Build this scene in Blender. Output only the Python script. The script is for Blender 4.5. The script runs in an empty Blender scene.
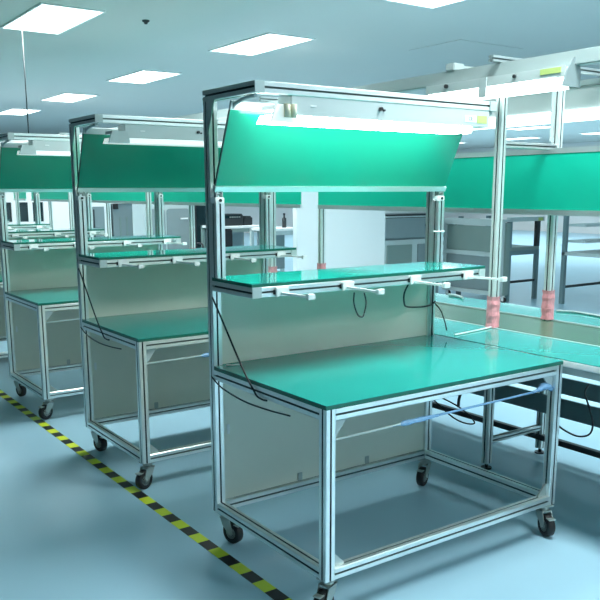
import bpy, bmesh, math, random
from mathutils import Vector, Matrix
random.seed(7)
S = bpy.context.scene
COL = S.collection
R = math.radians

# ------------------------------------------------------------------ materials
def mat(name, col, rough=.5, metal=0., spec=.5, emit=None, estr=0., noise=0., nscale=8., coat=0., bump=0.):
    m = bpy.data.materials.new(name); m.use_nodes = True
    nt = m.node_tree; b = nt.nodes['Principled BSDF']
    b.inputs['Base Color'].default_value = (*col, 1)
    b.inputs['Roughness'].default_value = rough
    b.inputs['Metallic'].default_value = metal
    b.inputs['Specular IOR Level'].default_value = spec
    if coat:
        b.inputs['Coat Weight'].default_value = coat; b.inputs['Coat Roughness'].default_value = .04
    if emit:
        b.inputs['Emission Color'].default_value = (*emit, 1); b.inputs['Emission Strength'].default_value = estr
    if noise or bump:
        tc = nt.nodes.new('ShaderNodeTexCoord'); nz = nt.nodes.new('ShaderNodeTexNoise')
        nz.inputs['Scale'].default_value = nscale; nz.inputs['Detail'].default_value = 4
        nt.links.new(tc.outputs['Object'], nz.inputs['Vector'])
        if noise:
            mx = nt.nodes.new('ShaderNodeMix'); mx.data_type = 'RGBA'
            mx.inputs[6].default_value = (*[c*(1-noise) for c in col], 1)
            mx.inputs[7].default_value = (*[min(1, c*(1+noise)) for c in col], 1)
            nt.links.new(nz.outputs['Fac'], mx.inputs[0]); nt.links.new(mx.outputs[2], b.inputs['Base Color'])
        if bump:
            bp = nt.nodes.new('ShaderNodeBump'); bp.inputs['Strength'].default_value = bump
            bp.inputs['Distance'].default_value = .004
            nt.links.new(nz.outputs['Fac'], bp.inputs['Height']); nt.links.new(bp.outputs['Normal'], b.inputs['Normal'])
    return m

M = {}
M['alu']    = mat('brushed_aluminium', (.84,.89,.88), .30, .85, .5, noise=.04, nscale=30)
M['slot_l'] = mat('grey_slot_shade', (.16,.21,.21), .6)  # lighter groove shade, painted inside the open slots of the cross rails
M['slot']   = mat('dark_slot_shade', (.05,.075,.08), .6)  # groove shade painted as a dark colour inside the profile slots
M['alu_line']= mat('line_aluminium', (.72,.79,.77), .38, .3, .5, noise=.04, nscale=30)
M['beam']   = mat('overhead_beam_paint', (.34,.42,.42), .45)
M['alu_d']  = mat('worn_aluminium', (.50,.57,.57), .36, .7, .5, noise=.06, nscale=30)
M['white']  = mat('white_paint', (.90,.92,.91), .4)
M['housing']= mat('lamp_paint', (.53,.60,.60), .38)
M['mat_green'] = mat('green_antistatic_mat', (.014,.29,.255), .05, 0, .5, noise=.03, nscale=4)
M['board']  = mat('green_board', (.012,.29,.185), .14, 0, .45, noise=.02, nscale=3)
M['lineboard'] = mat('line_green_board', (.006,.47,.32), .3, 0, .35, noise=.02, nscale=3)
M['mat_edge'] = mat('green_mat_edge', (.006,.14,.095), .35)
M['edge']   = mat('dark_edge', (.012,.05,.045), .4)
M['panel']  = mat('grey_green_panel', (.84,.85,.74), .45, 0, .4, noise=.03, nscale=6)
M['black']  = mat('black_rubber', (.012,.012,.014), .5)
M['cable']  = mat('black_cable', (.01,.014,.016), .45)
M['steel']  = mat('zinc_steel', (.45,.50,.48), .35, .7)
M['belt']   = mat('conveyor_belt', (.05,.125,.08), .25, 0, .22, noise=.05, nscale=5)
M['pink']   = mat('pink_bubble_wrap', (.80,.33,.36), .35, 0, .5, noise=.22, nscale=60, bump=.8)
M['blue']   = mat('blue_film', (.22,.42,.68), .25, 0, .6, noise=.25, nscale=70)
M['clear']  = mat('pale_cord', (.82,.88,.86), .35)
M['cream']  = mat('cream_plastic', (.78,.74,.55), .45)
M['yellow'] = mat('yellow_green_sticker', (.50,.62,.20), .5)
M['paper']  = mat('paper_label', (.85,.88,.87), .6)
M['dark']   = mat('charcoal_plastic', (.02,.026,.03), .4)
M['slab']   = mat('dark_slate_tray', (.15,.23,.25), .5)
M['grey']   = mat('grey_metal', (.22,.28,.29), .5, noise=.04)
M['greyg']  = mat('grey_green_metal', (.21,.285,.265), .5, noise=.04)
M['lgrey']  = mat('pale_grey_metal', (.48,.56,.56), .45, noise=.03)
M['glass_d']= mat('dark_window_glass', (.012,.03,.035), .08, 0, .5)
M['tan']    = mat('tan_cord', (.35,.22,.09), .5)
M['tube_on']= mat('lit_diffuser', (.9,.95,.95), .4, emit=(.88,1,.98), estr=24.)
M['end_on']= mat('lamp_end_glow', (.85,.9,.9), .4, emit=(.86,1,.98), estr=.55)  # glow put in the end plate, stands for lamp light through it
M['tube_weak_glow']= mat('dim_diffuser_glow', (.74,.82,.81), .35, emit=(.86,1,.98), estr=.7)  # weak glow put in the rear benches' diffusers so they look whitish
M['tube_line']= mat('lit_line_diffuser', (.9,.95,.95), .4, emit=(.88,1,.98), estr=4.5)
M['ceil_light'] = mat('ceiling_light_diffuser', (.9,.95,.95), .4, emit=(.9,1,1), estr=5.)
M['ceiling']= mat('ceiling_paint', (.61,.615,.585), .8, noise=.015, nscale=.6)
M['wall']   = mat('wall_paint', (.80,.78,.77), .6, noise=.015, nscale=.8)
M['wall_shading'] = mat('shading_wall_dark', (.04,.07,.08), .7)  # dark tone picked so left-facing metal stays dim
M['floor']  = mat('epoxy_floor', (.33,.535,.65), .28, 0, .45, noise=.05, nscale=1.3)

def tape_mat():
    m = bpy.data.materials.new('hazard_stripes'); m.use_nodes = True
    nt = m.node_tree; b = nt.nodes['Principled BSDF']; b.inputs['Roughness'].default_value = .4
    tc = nt.nodes.new('ShaderNodeTexCoord'); sp = nt.nodes.new('ShaderNodeSeparateXYZ')
    nt.links.new(tc.outputs['Object'], sp.inputs[0])
    def math_(op, a, v):
        n = nt.nodes.new('ShaderNodeMath'); n.operation = op
        nt.links.new(a, n.inputs[0]); n.inputs[1].default_value = v; return n.outputs[0]
    y = math_('ADD', sp.outputs['Y'], TAPE_OFF)
    y = math_('DIVIDE', y, TAPE_P); y = math_('FRACT', y, 0); y = math_('LESS_THAN', y, .5)
    mx = nt.nodes.new('ShaderNodeMix'); mx.data_type = 'RGBA'
    mx.inputs[6].default_value = (.66,.76,.03,1); mx.inputs[7].default_value = (.012,.012,.014,1)
    nt.links.new(y, mx.inputs[0]); nt.links.new(mx.outputs[2], b.inputs['Base Color'])
    return m
TAPE_P = .169; TAPE_OFF = 10*.169 - .912 + .169*.25

# ------------------------------------------------------------------ mesh helpers
SLOT=1
class MB:
    def __init__(s): s.v=[]; s.f=[]; s.mi=[]; s.sm=[]
    def add(s, vs, fs, mi=0, smooth=False):
        o=len(s.v); s.v += [tuple(v) for v in vs]
        s.f += [tuple(i+o for i in f) for f in fs]; s.mi += [mi]*len(fs); s.sm += [smooth]*len(fs); return s
    def box(s, a, b, mi=0, bev=0.):
        x0,y0,z0=[min(p,q) for p,q in zip(a,b)]; x1,y1,z1=[max(p,q) for p,q in zip(a,b)]
        if bev:
            bm=bmesh.new(); bmesh.ops.create_cube(bm,size=1)
            for v in bm.verts: v.co=Vector(((x0+x1)/2+v.co.x*(x1-x0),(y0+y1)/2+v.co.y*(y1-y0),(z0+z1)/2+v.co.z*(z1-z0)))
            bmesh.ops.bevel(bm,geom=bm.edges[:],offset=min(bev,(x1-x0)*.45,(y1-y0)*.45,(z1-z0)*.45),segments=2,affect='EDGES')
            bm.verts.index_update()
            s.add([v.co[:] for v in bm.verts],[[v.index for v in f.verts] for f in bm.faces],mi); bm.free(); return s
        s.add([(x0,y0,z0),(x1,y0,z0),(x1,y1,z0),(x0,y1,z0),(x0,y0,z1),(x1,y0,z1),(x1,y1,z1),(x0,y1,z1)],
              [(0,3,2,1),(4,5,6,7),(0,1,5,4),(1,2,6,5),(2,3,7,6),(3,0,4,7)],mi); return s
    def prism(s, poly, ax, a, b, mi=0, smooth=False):
        # poly: 2-D points in the two other axes (cyclic order after ax), extruded along ax from a to b
        n=len(poly)
        def P(p,t):
            r=[0,0,0]; r[ax]=t; r[(ax+1)%3]=p[0]; r[(ax+2)%3]=p[1]; return r
        area=sum(poly[i][0]*poly[(i+1)%n][1]-poly[(i+1)%n][0]*poly[i][1] for i in range(n))
        if area<0: poly=poly[::-1]
        if a>b: a,b=b,a
        vs=[P(p,a) for p in poly]+[P(p,b) for p in poly]
        s.add(vs,[tuple(range(n-1,-1,-1)),tuple(range(n,2*n))],mi)
        o=len(s.v)-2*n
        for i in range(n):
            j=(i+1)%n; s.f.append((o+i,o+j,o+n+j,o+n+i)); s.mi.append(mi); s.sm.append(smooth)
        return s
    def profile(s, c, ax, a, b, size=.04, slots=True, w=None, mi=0):
        """T-slot extrusion centred at 2-D point c, along axis ax."""
        h=size/2; g=.0036; d=.011; k=.0022
        def side():  # top side from +x to -x (counter-clockwise start right)
            return [(h,h-k),(h-k,h)] + ([(g,h),(g,h-d),(-g,h-d),(-g,h)] if slots else [])
        pts=[]
        for q in range(4):
            ca,sa=[(1,0),(0,1),(-1,0),(0,-1)][q]
            for (x,y) in side(): pts.append((c[0]+x*ca-y*sa, c[1]+x*sa+y*ca))
        o=len(s.f); s.prism(pts,ax,a,b,mi)
        if slots:
            n=len(pts)
            # faces o+2.. follow the polygon edges; the polygon may have been reversed
            for k in range(n):
                f=s.f[o+2+k]; q=[s.v[i] for i in f]
                mid=[sum(v[j] for v in q)/4 for j in range(3)]
                u=abs(mid[(ax+1)%3]-c[0]); w=abs(mid[(ax+2)%3]-c[1])
                if max(u,w)<h-.0035: s.mi[o+2+k]=SLOT+(ax==0)  # faces inside the grooves get the painted shade colour
        return s
    def cyl(s, p0, p1, r0, r1=None, n=14, mi=0, smooth=True, cap=True):
        p0=Vector(p0);p1=Vector(p1); r1=r0 if r1 is None else r1
        z=(p1-p0).normalized(); x=z.orthogonal().normalized(); y=z.cross(x)
        vs=[p0+(x*math.cos(t)+y*math.sin(t))*r0 for t in [2*math.pi*i/n for i in range(n)]]
        vs+=[p1+(x*math.cos(t)+y*math.sin(t))*r1 for t in [2*math.pi*i/n for i in range(n)]]
        s.add(vs,[(i,(i+1)%n,n+(i+1)%n,n+i) for i in range(n)],mi,smooth)
        if cap:
            o=len(s.v)-2*n
            s.f+= [tuple(o+i for i in range(n-1,-1,-1)),tuple(o+n+i for i in range(n))]; s.mi+=[mi]*2; s.sm+=[False]*2
        return s
    def lathe(s, c, axis, prof, n=24, mi=0):
        """prof: list of (axial, radius)"""
        z=Vector(axis).normalized(); x=z.orthogonal().normalized(); y=z.cross(x); c=Vector(c); m=len(prof)
        vs=[]
        for i in range(n):
            t=2*math.pi*i/n; d=x*math.cos(t)+y*math.sin(t)
            for (a,r) in prof: vs.append(c+z*a+d*r)
        fs=[]
        for i in range(n):
            j=(i+1)%n
            for k in range(m-1): fs.append((i*m+k,j*m+k,j*m+k+1,i*m+k+1))
        return s.add(vs,fs,mi,True)
    def tube(s, pts, r, n=8, mi=0, sub=5):
        pts=[Vector(p) for p in pts]
        if sub>1 and len(pts)>2:                       # Catmull-Rom
            P=[pts[0]*2-pts[1]]+pts+[pts[-1]*2-pts[-2]]; out=[]
            for i in range(1,len(P)-2):
                for q in range(sub):
                    t=q/sub; a,b,c,d=P[i-1],P[i],P[i+1],P[i+2]
                    out.append(.5*((2*b)+(c-a)*t+(2*a-5*b+4*c-d)*t*t+(3*b-a-3*c+d)*t**3))
            out.append(pts[-1]); pts=out
        m=len(pts); vs=[]; up=None
        for i,p in enumerate(pts):
            tg=(pts[min(i+1,m-1)]-pts[max(i-1,0)]).normalized()
            x=tg.orthogonal().normalized() if up is None else (up-tg*up.dot(tg)).normalized()
            up=x; y=tg.cross(x); rr=r[min(i*len(r)//m,len(r)-1)] if isinstance(r,(list,tuple)) else r
            for k in range(n):
                t=2*math.pi*k/n; vs.append(p+(x*math.cos(t)+y*math.sin(t))*rr)
        fs=[(i*n+k,i*n+(k+1)%n,(i+1)*n+(k+1)%n,(i+1)*n+k) for i in range(m-1) for k in range(n)]
        s.add(vs,fs,mi,True)
        o=len(s.v)-m*n
        s.f+=[tuple(o+k for k in range(n-1,-1,-1)),tuple(o+(m-1)*n+k for k in range(n))]; s.mi+=[mi]*2; s.sm+=[False]*2
        return s
    def build(s, name, mats, parent=None, loc=None):
        me=bpy.data.meshes.new(name); me.from_pydata(s.v,[],s.f)
        if not isinstance(mats,(list,tuple)): mats=[mats]
        if max(s.mi)>=len(mats): mats=list(mats)+[M['slot'],M['slot_l']]
        for m in mats: me.materials.append(m)
        me.polygons.foreach_set('material_index',s.mi); me.polygons.foreach_set('use_smooth',s.sm)
        me.validate(); me.update()
        o=bpy.data.objects.new(name,me); COL.objects.link(o)
        if parent is not None: o.parent=parent
        if loc is not None:
            L=Vector(loc)
            for v in me.vertices: v.co-=L
            o.location=L
        return o

def tag(o,label,cat,group=None,kind=None):
    o['label']=label; o['category']=cat
    if group: o['group']=group
    if kind: o['kind']=kind
    return o
def thing(name,label,cat,loc=(0,0,0),rz=0,group=None):
    o=bpy.data.objects.new(name,None); COL.objects.link(o); o.location=loc; o.rotation_euler=(0,0,rz)
    o.empty_display_size=.1
    return tag(o,label,cat,group)
def struct(name,mb,m,parent=None):
    o=mb.build(name,m,parent)
    if parent is None: o['kind']='structure'
    return o
def copy_tree(o,parent=None):
    c=o.copy(); COL.objects.link(c); c.parent=parent
    for ch in list(o.children): copy_tree(ch,c)
    return c
def text_mesh(name,body,size,m,parent,mtx,depth=.0006):
    cu=bpy.data.curves.new(name,'FONT'); cu.body=body; cu.size=size; cu.extrude=depth
    cu.align_x='CENTER'; cu.align_y='CENTER'
    t=bpy.data.objects.new(name+'_tmp',cu); COL.objects.link(t)
    bpy.context.view_layer.update()
    me=bpy.data.meshes.new_from_object(t.evaluated_get(bpy.context.evaluated_depsgraph_get()))
    bpy.data.objects.remove(t); bpy.data.curves.remove(cu)
    me.transform(mtx); me.materials.clear(); me.materials.append(m)
    o=bpy.data.objects.new(name,me); COL.objects.link(o); o.parent=parent; return o
FRONT = Matrix.Rotation(R(90),4,'X')           # text facing -y

# ------------------------------------------------------------------ the room
X0,X1,Y0,Y1,H = -2.4,22.,-9.,22.,3.0
struct('floor',MB().box((X0,Y0,-.1),(X1,Y1,0)),M['floor'])
struct('ceiling',MB().box((X0,Y0,H),(X1,Y1,H+.1)),M['ceiling'])
struct('wall_left_shading',MB().box((X0-.1,Y0,0),(X0,Y1,H)),M['wall_shading'])  # unseen wall, set close and dark to shade the benches' left faces
struct('wall_right',MB().box((X1,Y0,0),(X1+.1,Y1,H)),M['wall'])
struct('wall_back',MB().box((X0,Y1,0),(X1,Y1+.1,H)),M['wall'])
struct('wall_front',MB().box((X0,Y0-.1,0),(X1,Y0,H)),M['wall'])
# white partition standing behind the assembly line
struct('wall_partition',MB().box((3.73,5.5,0),(5.04,5.58,2.5)),M['white'])
# glazed office front at the far left
gw = struct('wall_glazed',MB().box((1.2,12.5,0),(3.68,12.6,.9)).box((1.2,12.5,1.24),(3.68,12.6,2.3))
      .box((1.2,12.5,.9),(2.34,12.6,1.24)).box((2.405,12.5,.9),(2.45,12.6,1.24)).box((2.545,12.5,.9),(2.615,12.6,1.24))
      .box((2.83,12.5,.9),(2.91,12.6,1.24)).box((3.10,12.5,.9),(3.68,12.6,1.24)),M['wall'])
for k,(a,b) in enumerate(((2.34,2.405),(2.45,2.545),(2.615,2.83),(2.91,3.10))):
    struct('window_%d'%(k+1),MB().box((a,12.53,.9),(b,12.56,1.24)),M['glass_d'])

# ceiling lights
LAMP_W=60.; LAMP_SPREAD=142.
def ceiling_light(x,y,label,group):
    t=thing('ceiling_light',label,'ceiling light',(x,y,H),0,group)
    f=MB(); w,l=.29,.63
    f.box((-w,-l,-.014),(-w+.02,l,0)).box((w-.02,-l,-.014),(w,l,0)).box((-w+.02,-l,-.014),(w-.02,-l+.02,0)).box((-w+.02,l-.02,-.014),(w-.02,l,0))
    f.build('frame',M['white'],t)
    MB().box((-w+.02,-l+.02,-.010),(w-.02,l-.02,-.002)).build('diffuser',M['ceil_light'],t)
    a=bpy.data.lights.new('ceiling_lamp','AREA'); a.shape='RECTANGLE'; a.size=.52; a.size_y=1.2; a.energy=LAMP_W
    a.color=(.91,1,1.); a.spread=R(LAMP_SPREAD)
    la=bpy.data.objects.new('ceiling_lamp',a); COL.objects.link(la); la.location=(x,y,H-.02)
    return t
NAMES={(3.45,2.8):'bright ceiling panel cut by the top edge of the picture, above the assembly line',
       (3.45,5.8):'bright ceiling panel just above and left of the lit bench canopy',
       (3.45,8.85):'bright ceiling panel above the canopy of the second bench, in the row going back',
       (3.45,11.88):'bright ceiling panel over the gap between second and third bench canopies',
       (3.45,14.85):'farthest bright ceiling panel, above the third bench canopy at the left edge',
       (1.15,5.8):'added ceiling panel in the top left corner, beside the hanging black cord'}
for x in (1.15,.75,3.45,6.25,9.3,12.4,15.5,18.6):  # leftmost and rightmost columns are unseen, added to brighten floor and far ceiling
    for y in (-6.35,-3.3,-.25,2.8,5.8,8.85,11.88,14.85,17.9):
        if x==1.15 and y>6 or x==.75 and y<8: continue
        if x==3.45 and y>16 or x==6.25 and y>1 and y!=8.85: continue
        if x==9.3 and (1<y<9 or y>16) or x==12.4 and y==5.8: continue
        if x>6.5 and y<0: continue
        lab=NAMES.get((x,y)); vis=lab is not None
        ceiling_light(x,y,lab or 'flush ceiling light panel out of frame or mostly hidden far behind benches and lamps',
                      'rectangular ceiling lights in rows' )
# other ceiling fittings
t=MB(); t.cyl((1.04,6.33,3.),(1.04,6.33,1.79),.006,n=8)
tag(t.build('power_drop',M['cable'],None,(1.04,6.33,1.79)),'thin black power cord hanging straight down from the ceiling at the left','cord')
t=thing('ceiling_sensor','small dark sensor button on the bare ceiling at upper left','sensor',(1.9,5.35,H))
MB().lathe((0,0,0),(0,0,-1),[(0,.0),(0,.035),(.012,.035),(.02,.02),(.035,.014),(.035,0)]).build('body',M['dark'],t)
t=thing('ceiling_hatch','faint rectangular ceiling access hatch above the lit lamp','hatch',(5.55,4.75,H))
MB().box((-.5,-.4,-.006),(.5,.4,0)).build('hatch_panel',M['ceiling'],t)

# hazard tape on the floor
tp=MB().box((-.065,-1.4,0),(-.013,12.,.0012)).build('hazard_tape',tape_mat())
tag(tp,'yellow and black striped hazard tape stuck along the floor beside the benches','floor tape')

# ------------------------------------------------------------------ workbench
W,D=1.2,.774; s=.04; h=s/2
ZT=.746; ZS=1.096; ZB=1.79
def caster(root,x,y,ang):
    c=Matrix.Translation((x,y,0))@Matrix.Rotation(ang,4,'Z')
    def xf(mb): mb.v=[tuple(c@Vector(v)) for v in mb.v]; return mb
    fk=MB(); fk.box((-.03,-.03,.124),(.03,.03,.132),bev=.002); fk.cyl((0,0,.104),(0,0,.124),.021,.024)
    for sgn in (-1,1):
        y0=sgn*.019; y1=sgn*.0225
        poly=[(-.026,.108),(.026,.108),(.042,.062),(.036,.041),(.024,.041),(-.012,.075)]   # (x,z)
        fk.prism([(z,x) for x,z in poly],1,y0,y1)
    fk.box((-.026,-.0225,.102),(.026,.0225,.108)); fk.cyl((.028,-.026,.047),(.028,.026,.047),.006,n=10)
    o=xf(fk).build('caster_fork',M['steel'],root)
    wh=MB().lathe((.028,0,.047),(0,1,0),[(-.0155,.012),(-.0155,.034),(-.017,.041),(-.012,.0465),(0,.047),(.012,.0465),(.017,.041),(.0155,.034),(.0155,.012)])
    w=xf(wh).build('wheel',M['black'],o)
    hb=MB().lathe((.028,0,.047),(0,1,0),[(-.0155,.004),(-.0155,.026),(-.013,.028),(.013,.028),(.0155,.026),(.0155,.004)])
    xf(hb).build('hub',M['steel'],o)
    br=MB().box((.036,-.016,.082),(.072,.016,.088),bev=.002).box((.030,-.012,.07),(.042,.012,.086),bev=.002)
    xf(br).build('brake_pedal',M['steel'],o)
    return o

def make_bench(label):
    root=thing('workbench',label,'workbench',group='green assembly workbenches on casters')
    B=lambda mb,n,m,p=root: mb.build(n,M[m] if isinstance(m,str) else m,p)
    # legs and tall posts
    for x in (h,W-h): B(MB().profile((x,h),2,.135,ZT-.015),'leg','alu')
    for x in (h,W-h): B(MB().profile((x,D-h),2,.135,ZB-.04),'post','alu')
    for x in (h,W-h):
        st=B(MB().profile((x,D-3*h-.001),2,ZS,1.376),'hinge_post','alu')
        B(MB().box((x-.02,D-3*h-.021-.0,1.376),(x+.02,D-2*h-.001,1.40),bev=.003),'end_cap','white',st)
        hb=MB().box((x-.014,.695,1.40),(x-.009,.715,1.425)).box((x+.009,.695,1.40),(x+.014,.715,1.425)).cyl((x-.017,.705,1.414),(x+.017,.705,1.414),.006,n=10)
        B(hb,'hinge','steel',st)
        B(MB().cyl((x,D-4*h-.002,1.388),(x,D-4*h-.0065,1.388),.006,n=12),'screw','dark',st)
    # lower frame and apron
    for y in (h,D-h):
        B(MB().profile((y,.155),0,s,W-s),'lower_rail','alu')
        B(MB().profile((y,ZT-.035),0,s,W-s),'apron_rail','alu')
    for x in (h,W-h):
        B(MB().profile((.155,x),1,s,D-s),'lower_rail','alu')
        B(MB().profile((ZT-.035,x),1,s,D-s),'apron_rail','alu')
    # gussets (front and rear corners)
    for x0,sg in ((s,1),(W-s,-1)):
        g=MB(); g.prism([(ZT-.055,x0),(ZT-.055,x0+sg*.055),(ZT-.062,x0+sg*.055),(ZT-.115,x0+sg*.012),(ZT-.118,x0)],1,.016,.024)
        B(g,'gusset','lgrey')
        for y in (h,D-h):
            g=MB(); g.prism([(.175,x0),(.175,x0+sg*.05),(.182,x0+sg*.05),(.222,x0+sg*.01),(.225,x0)],1,y-.004,y+.004)
            B(g,'corner_bracket','steel')
    # worktop
    wt=MB().box((0,0,ZT-.0155),(W,D-s-.001,ZT-.002),1).box((0,0,ZT-.002),(W,D-s-.001,ZT),0)
    wt.box((s+.001,D-s-.001,ZT-.0155),(W-s-.001,D-.012,ZT-.001),0)
    B(wt,'worktop',[M['mat_green'],M['mat_edge']])
    # panels behind
    up=MB().box((s,D-.026,ZT),(W-s,D-.016,1.05)); B(up,'upper_back_panel','panel')
    lp=MB().box((s,D-.026,.178),(W-s,D-.016,ZT-.055)); lo=B(lp,'lower_back_panel','panel')
    B(MB().box((.060,D-.031,.455),(.072,D-.026,.495),bev=.001),'latch','white',lo)
    for x in (.42,.80):
        B(MB().box((x-.012,D-.032,.180),(x+.012,D-.026,.215),bev=.002),'panel_clip','steel',lo)
    # shelf
    ys=.442
    sh=MB().box((0,ys,ZS-.0125),(W+.008,D-s-.001,ZS-.0018),1).box((0,ys,ZS-.0018),(W+.008,D-s-.001,ZS),0)
    sh.box((s+.001,D-s-.001,ZS-.0125),(W-s-.001,D-.016,ZS-.001),0)
    so=B(sh,'shelf',[M['mat_green'],M['mat_edge']])
    zc=ZS-.0125-h
    B(MB().profile((ys+h,zc),0,.04,W-.032),'shelf_rail','alu',so)
    for x in (h,W-h+.008):
        B(MB().profile((zc,x),1,ys,D-s-.001),'shelf_rail','alu',so)
        B(MB().box((x-h,ys-.003,zc-h),(x+h,ys,zc+h),bev=.001),'rail_end_cap','lgrey',so)
    # swing arms under the shelf edge
    for x,ex,ey in ((.115,.158,.318),(.42,.455,.285),(.775,.80,.285),(1.085,1.155,.30)):
        a=MB().box((x-.018,ys-.012,zc-.019),(x+.04,ys,zc+.015),bev=.002)
        ao=B(a,'swing_arm','white')
        p0=Vector((x+.005,ys-.012,zc-.008)); p1=Vector((ex,ey,zc-.012)); d=(p1-p0).normalized(); n=Vector((-d.y,d.x,0)).normalized()*.0045
        z=Vector((0,0,.0045)); vs=[p0-n-z,p0+n-z,p0+n+z,p0-n+z,p1-n-z,p1+n-z,p1+n+z,p1-n+z]
        B(MB().add(vs,[(0,1,2,3),(7,6,5,4),(0,4,5,1),(1,5,6,2),(2,6,7,3),(3,7,4,0)]),'arm_bar','white',ao)
        B(MB().box((ex-.006,ey-.010,zc-.022),(ex+.026,ey+.008,zc-.002),bev=.002),'end_block','white',ao)
        B(MB().box((x-.024,ys-.006,zc-.01),(x-.018,ys-.0,zc+.006)),'clip','dark',ao)
    # top frame
    yf=.41
    for x in (h,W-h):
        B(MB().profile((ZB-h,x),1,yf,D),'canopy_beam','alu')
        B(MB().box((x-h,yf-.004,ZB-s),(x+h,yf,ZB),bev=.001),'beam_end_cap','lgrey')
    B(MB().profile((yf+h,ZB-h),0,s,W-s),'canopy_beam','alu')
    # post to beam corner brackets
    for x in (-.0035,W):
        y1=D-s; z1=ZB-s
        B(MB().prism([(y1,z1+.002),(y1,z1-.12),(y1-.055,z1+.002)],0,x,x+.0035),'corner_plate','alu')
    # tilted light board: bottom (y=.693,z=1.441)  top (y=.576,z=1.708)
    b0=Vector((0,.693,1.441)); b1=Vector((0,.576,1.708)); u=(b1-b0).normalized(); n=Vector((0,u.z,-u.y))
    def slab(p,q,x0,x1,th,mb,mi=0,off=0.):
        vs=[]
        for xx in (x0,x1):
            for pt in (p,q):
                for o in (off,off+th):
                    w=pt+n*o; vs.append((xx,w.y,w.z))
        mb.add(vs,[(0,1,3,2),(4,6,7,5),(0,4,5,1),(2,3,7,6),(0,2,6,4),(1,5,7,3)],mi); return mb
    bd=MB(); slab(b0,b1,.004,W-.002,.008,bd); bd2=slab(b0,b1,0,.004,.008,MB())
    bo=B(bd,'light_board','board'); B(bd2,'board_edge','edge',bo)
    B(slab(b0-u*.022,b0,.0,W+.004,.022,MB(),0,-.006),'board_rail','alu',bo)
    B(slab(b1,b1+u*.03,.0,W-.002,.012,MB(),0,-.004),'board_rail','lgrey',bo)
    # curved strut from board top to the canopy beam
    for x in (.014,W-.014):
        pts=[(x,.574-.15*(1-math.cos(k/8*math.pi/2)),1.712+.030*math.sin(k/8*math.pi/2)) for k in range(9)]
        B(MB().tube(pts,.0075,8,sub=1),'curved_strut','lgrey')
    # lamp
    hz=MB(); hz.box((.155,yf+.002,1.683),(W-.035,yf+.09,ZB-s),bev=.002)
    ho=B(hz,'lamp_housing','housing')
    df=MB(); pf=[(yf+.003,1.658),(yf+.125,1.658),(yf+.10,1.683),(yf+.003,1.683)]   # y,z
    df.prism(pf,0,.085,1.06); do=B(df,'diffuser',M['tube_on'],ho)
    # lamp end wing, whitened by a glow in its material, two sockets at the left
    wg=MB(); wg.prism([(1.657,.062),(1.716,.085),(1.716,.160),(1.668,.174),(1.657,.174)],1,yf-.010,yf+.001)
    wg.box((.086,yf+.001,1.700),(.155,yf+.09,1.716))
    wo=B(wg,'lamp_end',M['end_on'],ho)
    for x in (.122,.149):
        B(MB().cyl((x-.004,yf-.023,1.672),(x-.004,yf-.023,1.717),.012,n=14),'tube_socket','cream',wo)
    B(MB().cyl((.56,yf+.002,1.725),(.56,yf-.010,1.725),.007,n=12).cyl((.578,yf+.002,1.721),(.578,yf-.006,1.721),.004,n=10),'switch','dark',ho)
    B(MB().box((.235,yf-.0,1.716),(.262,yf+.002,1.722)),'maker_label','paper',ho)
    B(MB().box((1.015,yf+.0005,1.70),(1.085,yf+.002,1.726)),'approval_label','paper',ho)
    mk=text_mesh('marking','CE',.021,M['grey'],ho,Matrix.Translation((1.05,yf-.0,1.713))@FRONT)
    B(MB().box((1.09,yf+.0005,1.697),(1.148,yf+.002,1.728)),'sticker','yellow',ho)
    # tie rod with blue film
    tr=B(MB().cyl((s,.02,.6195),(W-s,.02,.634),.004,n=10),'tie_rod','clear')
    wp=MB(); P=[]; 
    for k in range(13):
        f=k/12; P.append((.30+.22*f,.02,.6225+.003*f))
    wp.tube(P,[.004,.011,.009,.010,.008,.006],8,sub=1); B(wp,'blue_film','blue',tr)
    wp=MB(); wp.tube([(.50,.02,.6255),(.8,.02,.6295),(1.04,.02,.633)],.0045,8,sub=3)
    wp.tube([(1.04,.02,.632),(1.07,.012,.642),(1.10,.018,.648),(1.13,.014,.645),(1.155,.02,.632)],[.006,.011,.016,.013,.012],8,sub=4); B(wp,'blue_film','blue',tr)
    # casters
    caster(root,h+.02,h+.02,R(200)); caster(root,W-h-.01,h+.012,R(250)); caster(root,h+.03,D-h-.02,R(-75)); caster(root,W-h-.01,D-h-.01,R(205))
    return root

PY=[0,1.4545,2.946,4.43,5.92,7.4]
LAB=['nearest green-topped aluminium workbench on casters, its lamp lit above the bright green board',
     'second green-topped workbench from the camera, directly behind the lit one, with an unlit board',
     'third green-topped workbench from the camera, half cut by the left edge of the photo',
     'fourth workbench from the camera, seen as a thin shelf behind the third bench',
     'fifth workbench from the camera, seen through the third bench near the left edge',
     'farthest workbench of the row, barely seen at the far left beyond the others']
proto=make_bench(LAB[0]); benches=[proto]
for i in range(1,6):
    c=copy_tree(proto); c.location=(0,PY[i],0); c['label']=LAB[i]; benches.append(c)
    for ch in list(c.children_recursive):
        if ch.name.split('.')[0]=='tube_socket': bpy.data.objects.remove(ch); continue
        if ch.name.split('.')[0]=='lamp_end':
            ch.material_slots[0].link='OBJECT'; ch.material_slots[0].material=M['lgrey']
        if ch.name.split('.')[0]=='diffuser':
            ch.material_slots[0].link='OBJECT'; ch.material_slots[0].material=M['tube_weak_glow']

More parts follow.
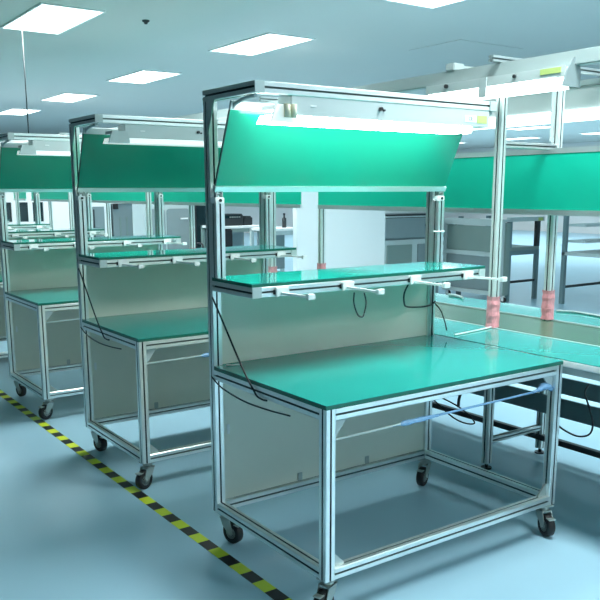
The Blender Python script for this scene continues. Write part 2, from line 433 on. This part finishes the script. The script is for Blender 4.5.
# cables on the benches
def cable(name,pts,r,label,cat='cable',m='cable',group=None,sub=6,loc=None):
    o=MB().tube(pts,r,8,sub=sub).build(name,M[m],None,loc or pts[-1]); return tag(o,label,cat,group)
for i,nm in ((0,'the lit bench nearest the camera'),(1,'the second bench')):
    y=PY[i]
    cable('power_cable',[(-.0075,y+.72,1.02),(-.0075,y+.66,.955),(-.0075,y+.54,.82),(-.0075,y+.467,.745),(-.0075,y+.43,.715),(-.0075,y+.405,.695),(-.0075,y+.37,.69),(-.0075,y+.34,.692)],.0035,
          'black cable slanting from shelf over left edge of '+nm)
    cable('sagging_cable',[(-.003,y+.75,.70),(-.005,y+.66,.672),(-.005,y+.5,.655),(-.005,y+.34,.658),(-.004,y+.2,.668)],.003,
          'black cable sagging beneath the left worktop edge of '+nm)
cable('cable_loop',[(.43,.395,1.04),(.425,.39,1.00),(.44,.385,.955),(.46,.38,.945),(.475,.385,.965),(.485,.39,1.0),(.48,.395,1.035)],.0028,'small black cable loop hanging under the middle of the lit bench shelf')
cable('power_cable',[(.77,.46,1.043),(.785,.5,1.0),(.84,.56,.95),(.93,.64,.915),(1.07,.71,.893),(1.16,.725,.893),(1.19,.724,.91)],.0038,'black cable drooping from shelf rail and tied to the right rear post')
cable('power_cable',[(1.175,.724,1.04),(1.175,.726,.95),(1.175,.726,.80),(1.178,.726,.7475)],.0032,'black cable running straight down the right rear post to the worktop')
cable('power_cable',[(1.185,.722,.90),(1.2,.70,.87),(1.21,.68,.82),(1.212,.665,.775)],.003,'short black cable tail hanging off the right rear post toward the assembly line')
cable('cable_tie',[(.045,.715,.7485),(.06,.70,.7490),(.10,.693,.7485)],.0025,'white cable tie tail lying by the left rear post on the lit bench','cable tie','clear')
cable('cable_tie',[(1.13,.69,1.24),(1.16,.688,1.238),(1.20,.688,1.238)],.003,'white cable tie strapped round the right rear post above the shelf','cable tie','clear')
cable('tan_cord',[(.30,.74,.60),(.45,.738,.66),(.65,.738,.675),(.85,.738,.65),(1.02,.738,.60),(1.14,.738,.56)],.0035,'tan cord arching behind the tie rod under the lit bench','cord','tan')

# ------------------------------------------------------------------ assembly line
L=thing('assembly_line','long assembly line with pale green worktops, conveyor belt and green boards behind the benches','assembly line',(0,0,0))
B=lambda mb,n,m,p=L: mb.build(n,M[m] if isinstance(m,str) else m,p)
LY0,LY1=-1.15,10.2
XA,XB,XC,XD=1.215,1.57,2.03,2.33
B(MB().box((XA+.001,LY0,.744),(XB-.002,LY1,.746)).box((XA+.012,LY0,.728),(XB-.002,LY1,.7439)),'near_worktop','mat_green')
B(MB().prism([(XA,.722),(XA+.006,.716),(XA+.0125,.716),(XA+.0125,.7465),(XA+.006,.7465),(XA,.740)][:] and [(.722,XA),(.716,XA+.006),(.716,XA+.0115),(.7435,XA+.0115),(.7435,XA+.002),(.740,XA)],1,LY0,LY1),'worktop_edging','white')
B(MB().box((XA+.022,LY0,.683),(XA+.06,LY1,.728)),'apron_rail','lgrey')
B(MB().box((XC+.002,LY0,.728),(XD,LY1,.746)),'far_worktop','mat_green')
B(MB().box((XB,LY0,.70),(XC,LY1,.742)),'conveyor_belt','belt')
B(MB().box((XB+.0,LY0,.742),(XB+.008,LY1,.748)).box((XC-.008,LY0,.742),(XC,LY1,.748)),'belt_guide','lgrey')
B(MB().box((1.985,LY0,.37),(2.0,LY1,.456)),'cable_tray','slab')
B(MB().box((1.985,LY0,.242),(2.0,LY1,.342)),'cable_tray','slab')
B(MB().box((1.99,LY0,.082),(2.02,LY1,.112)),'floor_rail','dark')
def portal(y):
    for x in (1.59,2.02):
        p=B(MB().profile((x,y+h),2,.03,1.955 if x<1.8 else 1.99),'portal_post','alu_line')
        B(MB().cyl((x,y+h,0),(x,y+h,.008),.028,n=16).cyl((x,y+h,.008),(x,y+h,.03),.009,n=10),'levelling_foot','dark',p)
        w=MB(); rng=random.Random(int(y*100)+int(x*10)); n=20; rows=9; vs=[]
        for r in range(rows):
            z=.7475+.155*r/(rows-1)
            for k in range(n):
                t=2*math.pi*k/n; c,sn=math.cos(t),math.sin(t); q=1/(abs(c)**4+abs(sn)**4)**.25
                rr=(.0265+rng.uniform(-.0015,.0025)+(.002 if r in (0,3,6,8) else 0))*q
                vs.append((x+c*rr,y+h+sn*rr,z))
        w.add(vs,[(r*n+k,r*n+(k+1)%n,(r+1)*n+(k+1)%n,(r+1)*n+k) for r in range(rows-1) for k in range(n)],0,False)
        B(w,'bubble_wrap','pink',p)
    B(MB().profile((y+h,1.64),0,1.61,2.0,.03),'cross_beam','alu')
    B(MB().profile((y+h,2.03),0,1.50,2.50,.03),'cross_beam','alu_d')
    B(MB().profile((y+h,.15),0,1.61,2.0,.03),'foot_brace','alu_d')
    B(MB().box((1.93,y-.004,1.66),(1.955,y,1.93),bev=.002).cyl((1.9425,y-.01,1.672),(1.9425,y,1.672),.013,n=14),'lamp_bracket','lgrey')
for y in (.70,2.72,4.74,6.76,8.78): portal(y)
B(MB().box((1.555,LY0,1.953),(1.61,LY1,2.015),bev=.004),'overhead_beam','beam')
B(MB().box((2.40,LY0,1.985),(2.45,LY1,2.015),bev=.004),'overhead_beam','beam')
B(MB().box((1.545,1.0,2.015),(1.62,1.06,2.05),bev=.004).cyl((1.58,1.03,2.035),(2.42,1.03,2.035),.012,n=10),'beam_clamp','lgrey')
# lamps hung under the line's beams
for k,(ya,yb) in enumerate(((.30,1.15),(1.95,3.0),(3.14,4.39),(4.56,5.81),(5.98,7.23),(-1.1,.13))):
    ho=B(MB().box((1.50,ya,1.905),(1.60,yb,1.948),bev=.002),'lamp_housing','housing')
    B(MB().prism([(1.860,1.501),(1.860,1.60),(1.905,1.59),(1.905,1.501)],1,ya+.05,yb-.02),'diffuser',M['tube_line'],ho)
    B(MB().prism([(1.862,1.478),(1.862,1.598),(1.93,1.598),(1.985,1.58),(1.985,1.545),(1.93,1.505)],1,ya-.008,ya-.002),'end_bracket','grey',ho)
    if k==0:
        B(MB().box((1.497,ya+.02,1.921),(1.4995,ya+.13,1.945)),'sticker','yellow',ho)
        B(MB().cyl((1.50,ya+.27,1.932),(1.488,ya+.27,1.932),.008,n=12).cyl((1.50,ya+.70,1.932),(1.488,ya+.70,1.932),.010,n=12),'switch','dark',ho)
        B(MB().box((1.496,.74,1.858),(1.4995,.785,1.948)),'strap','lgrey',ho)
for (ya,yb) in ((-.75,.5),(.56,1.9),(1.96,3.3),(3.36,4.7),(4.76,6.1)):
    ho=B(MB().box((2.42,ya,1.862),(2.50,yb,1.984),bev=.002),'lamp_housing','housing')
    B(MB().prism([(1.808,2.39),(1.808,2.51),(1.862,2.50),(1.862,2.41)],1,ya+.01,yb-.01),'diffuser',M['tube_line'],ho)
# tilted green boards
for (ya,yb) in ((LY0,2.68),(2.90,9.35),(9.62,10.2)):
    p=Vector((1.945,0,1.325)); q=Vector((1.945,0,1.605)); u=(q-p).normalized(); n=Vector((u.z,0,-u.x))
    def sl(a,b,th,off):
        vs=[]
        for yy in (ya,yb):
            for pt in (a,b):
                for o in (off,off+th):
                    w=pt+n*o; vs.append((w.x,yy,w.z))
        return MB().add(vs,[(0,2,3,1),(4,5,7,6),(0,1,5,4),(2,6,7,3),(0,4,6,2),(1,3,7,5)])
    bo=B(sl(p,q,.008,0),'line_board','lineboard')
    B(sl(p-u*.028,p,.02,-.006),'board_rail','alu',bo)
    B(sl(q,q+u*.026,.016,-.004),'board_rail','alu',bo)
# loose items on and under the line
cable('loose_cord',[(1.56,.70,.752),(1.45,.683,.7508),(1.35,.668,.7505),(1.255,.658,.7505)],.004,'white cord lying on the near line worktop, running to a pink-wrapped post','cord','clear')
cable('loose_cord',[(2.28,.86,.7525),(2.32,.76,.7525),(2.315,.66,.7525),(2.30,.57,.7525)],.006,'thin white curve running along the far edge of the line worktop at right','cord','clear')  # thin white curve laid on the worktop as a tube
cable('glare_strip',[(2.30,1.72,.7545),(2.29,1.62,.7545),(2.25,1.55,.7545)],.008,'short white glare strip on the far worktop near the right end of the bench shelf','glare strip','clear')  # white tube stands in for a patch of glare on the worktop
cable('power_cable',[(1.235,-.10,.66),(1.25,-.075,.62),(1.25,-.10,.56),(1.25,-.12,.50),(1.26,-.10,.45),(1.27,-.04,.425),(1.28,.03,.43),(1.30,.09,.44)],.004,'black cable hanging in a loop beneath the line beside the right front leg')
cable('power_cable',[(1.6,1.5,.52),(1.62,1.42,.40),(1.64,1.30,.33),(1.68,1.05,.18),(1.72,.93,.17),(1.70,1.02,.24),(1.66,1.2,.29),(1.62,1.35,.31)],.0045,'black cable tangle drooping under the line behind the lit bench')
cable('power_cable',[(1.98,1.30,.14),(1.965,1.28,.20),(1.96,1.25,.26),(1.93,1.17,.30)],.009,'thick black cable end sticking up from the floor rail')

# ------------------------------------------------------------------ background furniture
def frame_table(x0,x1,y0,y1,zt,label,name='frame_table',shelf=None,rail=None,top='lgrey',legs='grey',extra=None):
    t=thing(name,label,'table',(x0,y0,0)); w,d=x1-x0,y1-y0
    b=lambda mb,n,m,p=t: mb.build(n,M[m],p)
    b(MB().box((0,0,zt-.04),(w,d,zt),bev=.004),'tabletop',top)
    hh=extra or zt
    for x in (0,w-.05):
        for y in (0,d-.05): b(MB().box((x,y,0),(x+.05,y+.05,(zt-.04) if y==0 else max(hh,zt-.04))) if y else MB().box((x,y,0),(x+.05,y+.05,zt-.04)),'leg',legs)
    if rail: b(MB().box((.05,.01,rail),(w-.05,.04,rail+.03)),'rail','dark'); b(MB().box((.05,d-.04,rail),(w-.05,d-.01,rail+.03)),'rail','dark')
    if shelf:
        for z in shelf: b(MB().box((.05,d-.30,z),(w-.05,d-.05,z+.03)),'shelf',top)
    b(MB().box((.05,.005,zt-.10),(w-.05,.03,zt-.041)),'apron',legs)
    return t
# grey framed test station on casters
t=thing('test_station','grey framed station with two side panels on casters, right of the lit bench posts','station',(6.42,4.85,0))
b=lambda mb,n,m,p=t: mb.build(n,M[m],p)
for y in (0,.97): b(MB().box((0,y,.09),(.05,y+.05,1.03)),'post','lgrey')
for z in (.09,.59,.98): b(MB().box((.002,.05,z),(.048,.97,z+.05)),'rail','lgrey')
def rounded(y0,y1,z0,z1,r):
    pts=[]
    for cy,cz,a0 in ((y1-r,z1-r,0),(y0+r,z1-r,90),(y0+r,z0+r,180),(y1-r,z0+r,270)):
        for k in range(5): a=R(a0+22.5*k); pts.append((cy+r*math.cos(a),cz+r*math.sin(a)))
    return pts
b(MB().prism(rounded(.055,.965,.645,.975,.03),0,.012,.03),'side_panel','greyg')
b(MB().prism(rounded(.055,.965,.145,.585,.03),0,.012,.03),'side_panel','grey')
b(MB().box((.05,-.02,.10),(.14,.07,1.02),bev=.01),'front_column','greyg')
b(MB().box((0,0,1.03),(.16,1.02,1.06),bev=.004),'top','lgrey')
b(MB().box((.09,.97,.09),(.14,1.02,1.03)),'post','grey')
for x,y in ((.08,.02),(.07,.98)):
    c=b(MB().box((x-.02,y-.02,.07),(x+.02,y+.02,.10)).box((x-.022,y-.03,.03),(x-.018,y+.01,.08)).box((x+.018,y-.03,.03),(x+.022,y+.01,.08)),'caster_fork','white')
    b(MB().lathe((x,y-.012,.04),(1,0,0),[(-.015,0),(-.015,.036),(-.01,.04),(.01,.04),(.015,.036),(.015,0)],16),'wheel','black',c)
o=MB().box((6.44,5.0,1.061),(6.56,5.25,1.069),bev=.002).build('paper_stack',M['paper'],None,(6.5,5.12,1.061)); tag(o,'flat white papers lying on top of the grey test station','papers')
A_TABLE=frame_table(6.62,7.22,4.90,5.8,.70,'grey frame table with dark rails just right of the test station',shelf=(.86,),rail=.24,extra=1.08,legs='slab',top='greyg')
frame_table(7.05,8.9,3.75,4.42,.66,'grey worktable with a rear shelf at the right edge of the photo',shelf=(.78,.98),rail=.20,extra=1.12,legs='slab')
o=MB().box((0,0,0),(.09,.004,.06)).build('sticker_card',M['yellow'],None); o.location=(7.17,4.715,.0)
bpy.data.objects.remove(o)
t=A_TABLE
b=lambda mb,n,m,p=t: mb.build(n,M[m],p)
b(MB().box((.54,0,.70),(.60,.05,1.03)),'upper_post','dark'); b(MB().box((.0,0,.70),(.05,.05,1.03)),'upper_post','slab')
r_=b(MB().box((.0,0,1.03),(.68,.06,1.085),bev=.004),'upper_rail','lgrey')
b(MB().box((.55,-.003,1.035),(.64,0,1.075)),'sticker','yellow',r_)
# grey machine cabinet
t=thing('machine_cabinet','grey machine cabinet with hood and two doors, left of the right rear post','cabinet',(5.26,5.72,0))
b(MB().box((0,.03,0),(.98,.5,.80),bev=.006),'body','lgrey',t)
b(MB().box((.03,.012,.05),(.46,.03,.74),bev=.004),'door','greyg',t); b(MB().box((.56,.012,.05),(.95,.03,.74),bev=.004),'door','grey',t)
b(MB().prism([(.02,.83),(.02,1.08),(.5,1.08),(.5,.80),(.06,.80)],0,0,.98),'hood','grey',t)
b(MB().box((0,.0,1.09),(.98,.5,1.105)),'top','lgrey',t); b(MB().box((.02,.03,1.08),(.96,.47,1.09)),'gasket','dark',t)
b(MB().box((0,.02,1.105),(.98,.45,1.13),bev=.006),'lid','dark',t)
b(MB().cyl((.70,.03,.98),(.70,.01,.98),.018,n=14),'knob','dark',t)
# storage rack behind
t=thing('storage_rack','narrow rack with dark shelves behind the right rear post','rack',(7.15,6.9,0))
for x in (0,.57):
    for y in (0,.37): b(MB().box((x,y,0),(x+.03,y+.03,1.0)),'post','dark',t)
for z in (.2,.45,.6,.72): b(MB().box((.0,.0,z),(.6,.4,z+.04)),'shelf','dark',t)
# double-door cabinet
t=thing('locker_cabinet','pale framed cabinet with two grey doors, between second and lit bench posts','cabinet',(4.05,10.3,0))
b(MB().box((0,.02,0),(.86,.5,1.35),bev=.006),'body','lgrey',t)
for x0,x1 in ((.05,.36),(.40,.81)):
    d=MB().prism([(z,x) for x,z in rounded(x0,x1,.1,1.14,.05)],1,0,.02).build('door',M['grey'],t)
    b(MB().box((x1-.17,-.015,.96),(x1-.03,0,.985),bev=.003),'handle','white',d)
# dark rack
t=thing('equipment_rack','black glossy equipment rack beside the pale two-door cabinet','rack',(4.97,10.3,0))
b(MB().box((0,0,0),(.42,.5,1.22),bev=.005),'body','dark',t); b(MB().box((.03,-.008,.5),(.39,0,1.18)),'glass_door','glass_d',t)
b(MB().box((.03,-.008,.06),(.39,0,.46)),'lower_panel','greyg',t)
# desks with equipment
t=frame_table(4.86,5.66,9.3,9.9,.87,'white-edged desk carrying black printers behind the lit bench',name='desk',top='white',legs='greyg')
MB().box((.05,.5,.1),(.75,.53,.82)).build('modesty_panel',M['grey'],t)
t=thing('printer','black printer with small buttons on the white-edged desk','printer',(4.92,9.4,.87))
b(MB().box((0,0,0),(.46,.36,.19),bev=.015),'body','dark',t); b(MB().box((.05,-.006,.12),(.40,0,.17)),'control_panel','glass_d',t)
for k in range(6): b(MB().box((.20+.035*k,-.01,.13),(.222+.035*k,-.006,.15)),'button','steel',t)
t=thing('label_printer','smaller black box printer right of the buttoned printer','printer',(5.42,9.45,.87))
b(MB().box((0,0,0),(.17,.3,.13),bev=.01),'body','dark',t); b(MB().box((.03,.0,.131),(.14,.2,.15),bev=.005),'lid','dark',t)
t=thing('office_chair','black office chair pulled up below the white-edged desk','chair',(4.58,8.95,0))
b(MB().box((-.2,-.2,.42),(.2,.2,.49),bev=.03),'seat','black',t); b(MB().box((-.19,-.25,.54),(.19,-.2,.86),bev=.02),'backrest','black',t)
b(MB().cyl((0,0,.1),(0,0,.42),.022),'column','dark',t); b(MB().box((-.02,-.24,.44),(.02,-.19,.6)),'back_stay','dark',t)
for k in range(5):
    a=R(72*k+10); ft=MB().tube([(0,0,.1),(.24*math.cos(a),.24*math.sin(a),.055)],.014,8,sub=1).build('foot',M['dark'],t)
    MB().lathe((.24*math.cos(a),.24*math.sin(a),.025),(-math.sin(a),math.cos(a),0),[(-.012,0),(-.012,.025),(.012,.025),(.012,0)],12).build('wheel',M['black'],ft)
for sx in (-.23,.23): b(MB().tube([(sx,-.05,.45),(sx,-.05,.62),(sx,.12,.64)],.014,8,sub=3),'armrest','black',t)
t=frame_table(5.16,5.78,8.3,8.85,.86,'small pale table with a black bottle, left of the white partition',name='side_table',top='white',legs='lgrey')
MB().box((.06,.40,.2),(.56,.43,.78)).build('screen',M['grey'],t)
t=thing('spray_bottle','tall black bottle standing on the small pale table','bottle',(5.58,8.5,.86))
b(MB().lathe((0,0,0),(0,0,1),[(0,0),(0,.035),(.14,.035),(.16,.015),(.2,.014),(.2,0)],16),'body','dark',t); b(MB().cyl((0,0,.2),(0,0,.225),.018),'cap','black',t)
# far left cabinets
t=thing('white_cabinet','white tall cabinet with a grey glass door, left end of the far furniture','cabinet',(3.75,12.35,0))
b(MB().box((0,.02,0),(.56,.5,1.28),bev=.006),'body','white',t); d=MB().box((.2,0,.1),(.42,.02,1.15),bev=.004).build('door',M['grey'],t)
b(MB().box((.205,-.01,.5),(.23,0,1.1)),'handle','dark',d)
t=thing('grey_locker','blue-grey machine locker with a black box on its corner, behind the second bench','locker',(4.35,12.35,0))
b(MB().box((0,.02,0),(.85,.6,1.2),bev=.006),'body','grey',t); b(MB().box((0,.0,1.2),(.85,.6,1.26)),'top','white',t)
for x in (.12,.25,.38): b(MB().box((x,.008,.3),(x+.03,.02,.95)),'vent_slot','greyg',t)
b(MB().box((0.0,-.02,1.1),(.09,.02,1.2)),'control_box','black',t); b(MB().box((.62,.0,.6),(.67,.02,.95)),'handle','dark',t)

# ------------------------------------------------------------------ camera
cam=bpy.data.cameras.new('camera'); co=bpy.data.objects.new('camera',cam); COL.objects.link(co)
F=800.28; PYC=343.1
pitch,yaw,roll=R(-10.7529),R(-35.1217),R(-.1339)
fwd=Vector((math.sin(-yaw)*math.cos(pitch),math.cos(yaw)*math.cos(pitch),math.sin(pitch)))
right=Vector((math.cos(yaw),math.sin(yaw),0)); up=right.cross(fwd)
r2=right*math.cos(roll)+up*math.sin(roll); u2=up*math.cos(roll)-right*math.sin(roll)
m=Matrix((r2,u2,-fwd)).transposed().to_4x4(); m.translation=Vector((-1.4921,-1.9763,1.4216)); co.matrix_world=m
cam.sensor_width=36; cam.sensor_fit='HORIZONTAL'; cam.lens=F*36/600; cam.shift_y=(PYC-300)/600; cam.clip_end=100
S.camera=co

# ------------------------------------------------------------------ world and view
w=bpy.data.worlds.new('world'); S.world=w; w.use_nodes=True
w.node_tree.nodes['Background'].inputs[0].default_value=(.5,.65,.68,1); w.node_tree.nodes['Background'].inputs[1].default_value=.3
S.view_settings.view_transform='Standard'; S.view_settings.look='None'; S.view_settings.gamma=1; S.view_settings.use_curve_mapping=False
S.view_settings.exposure=-0.2
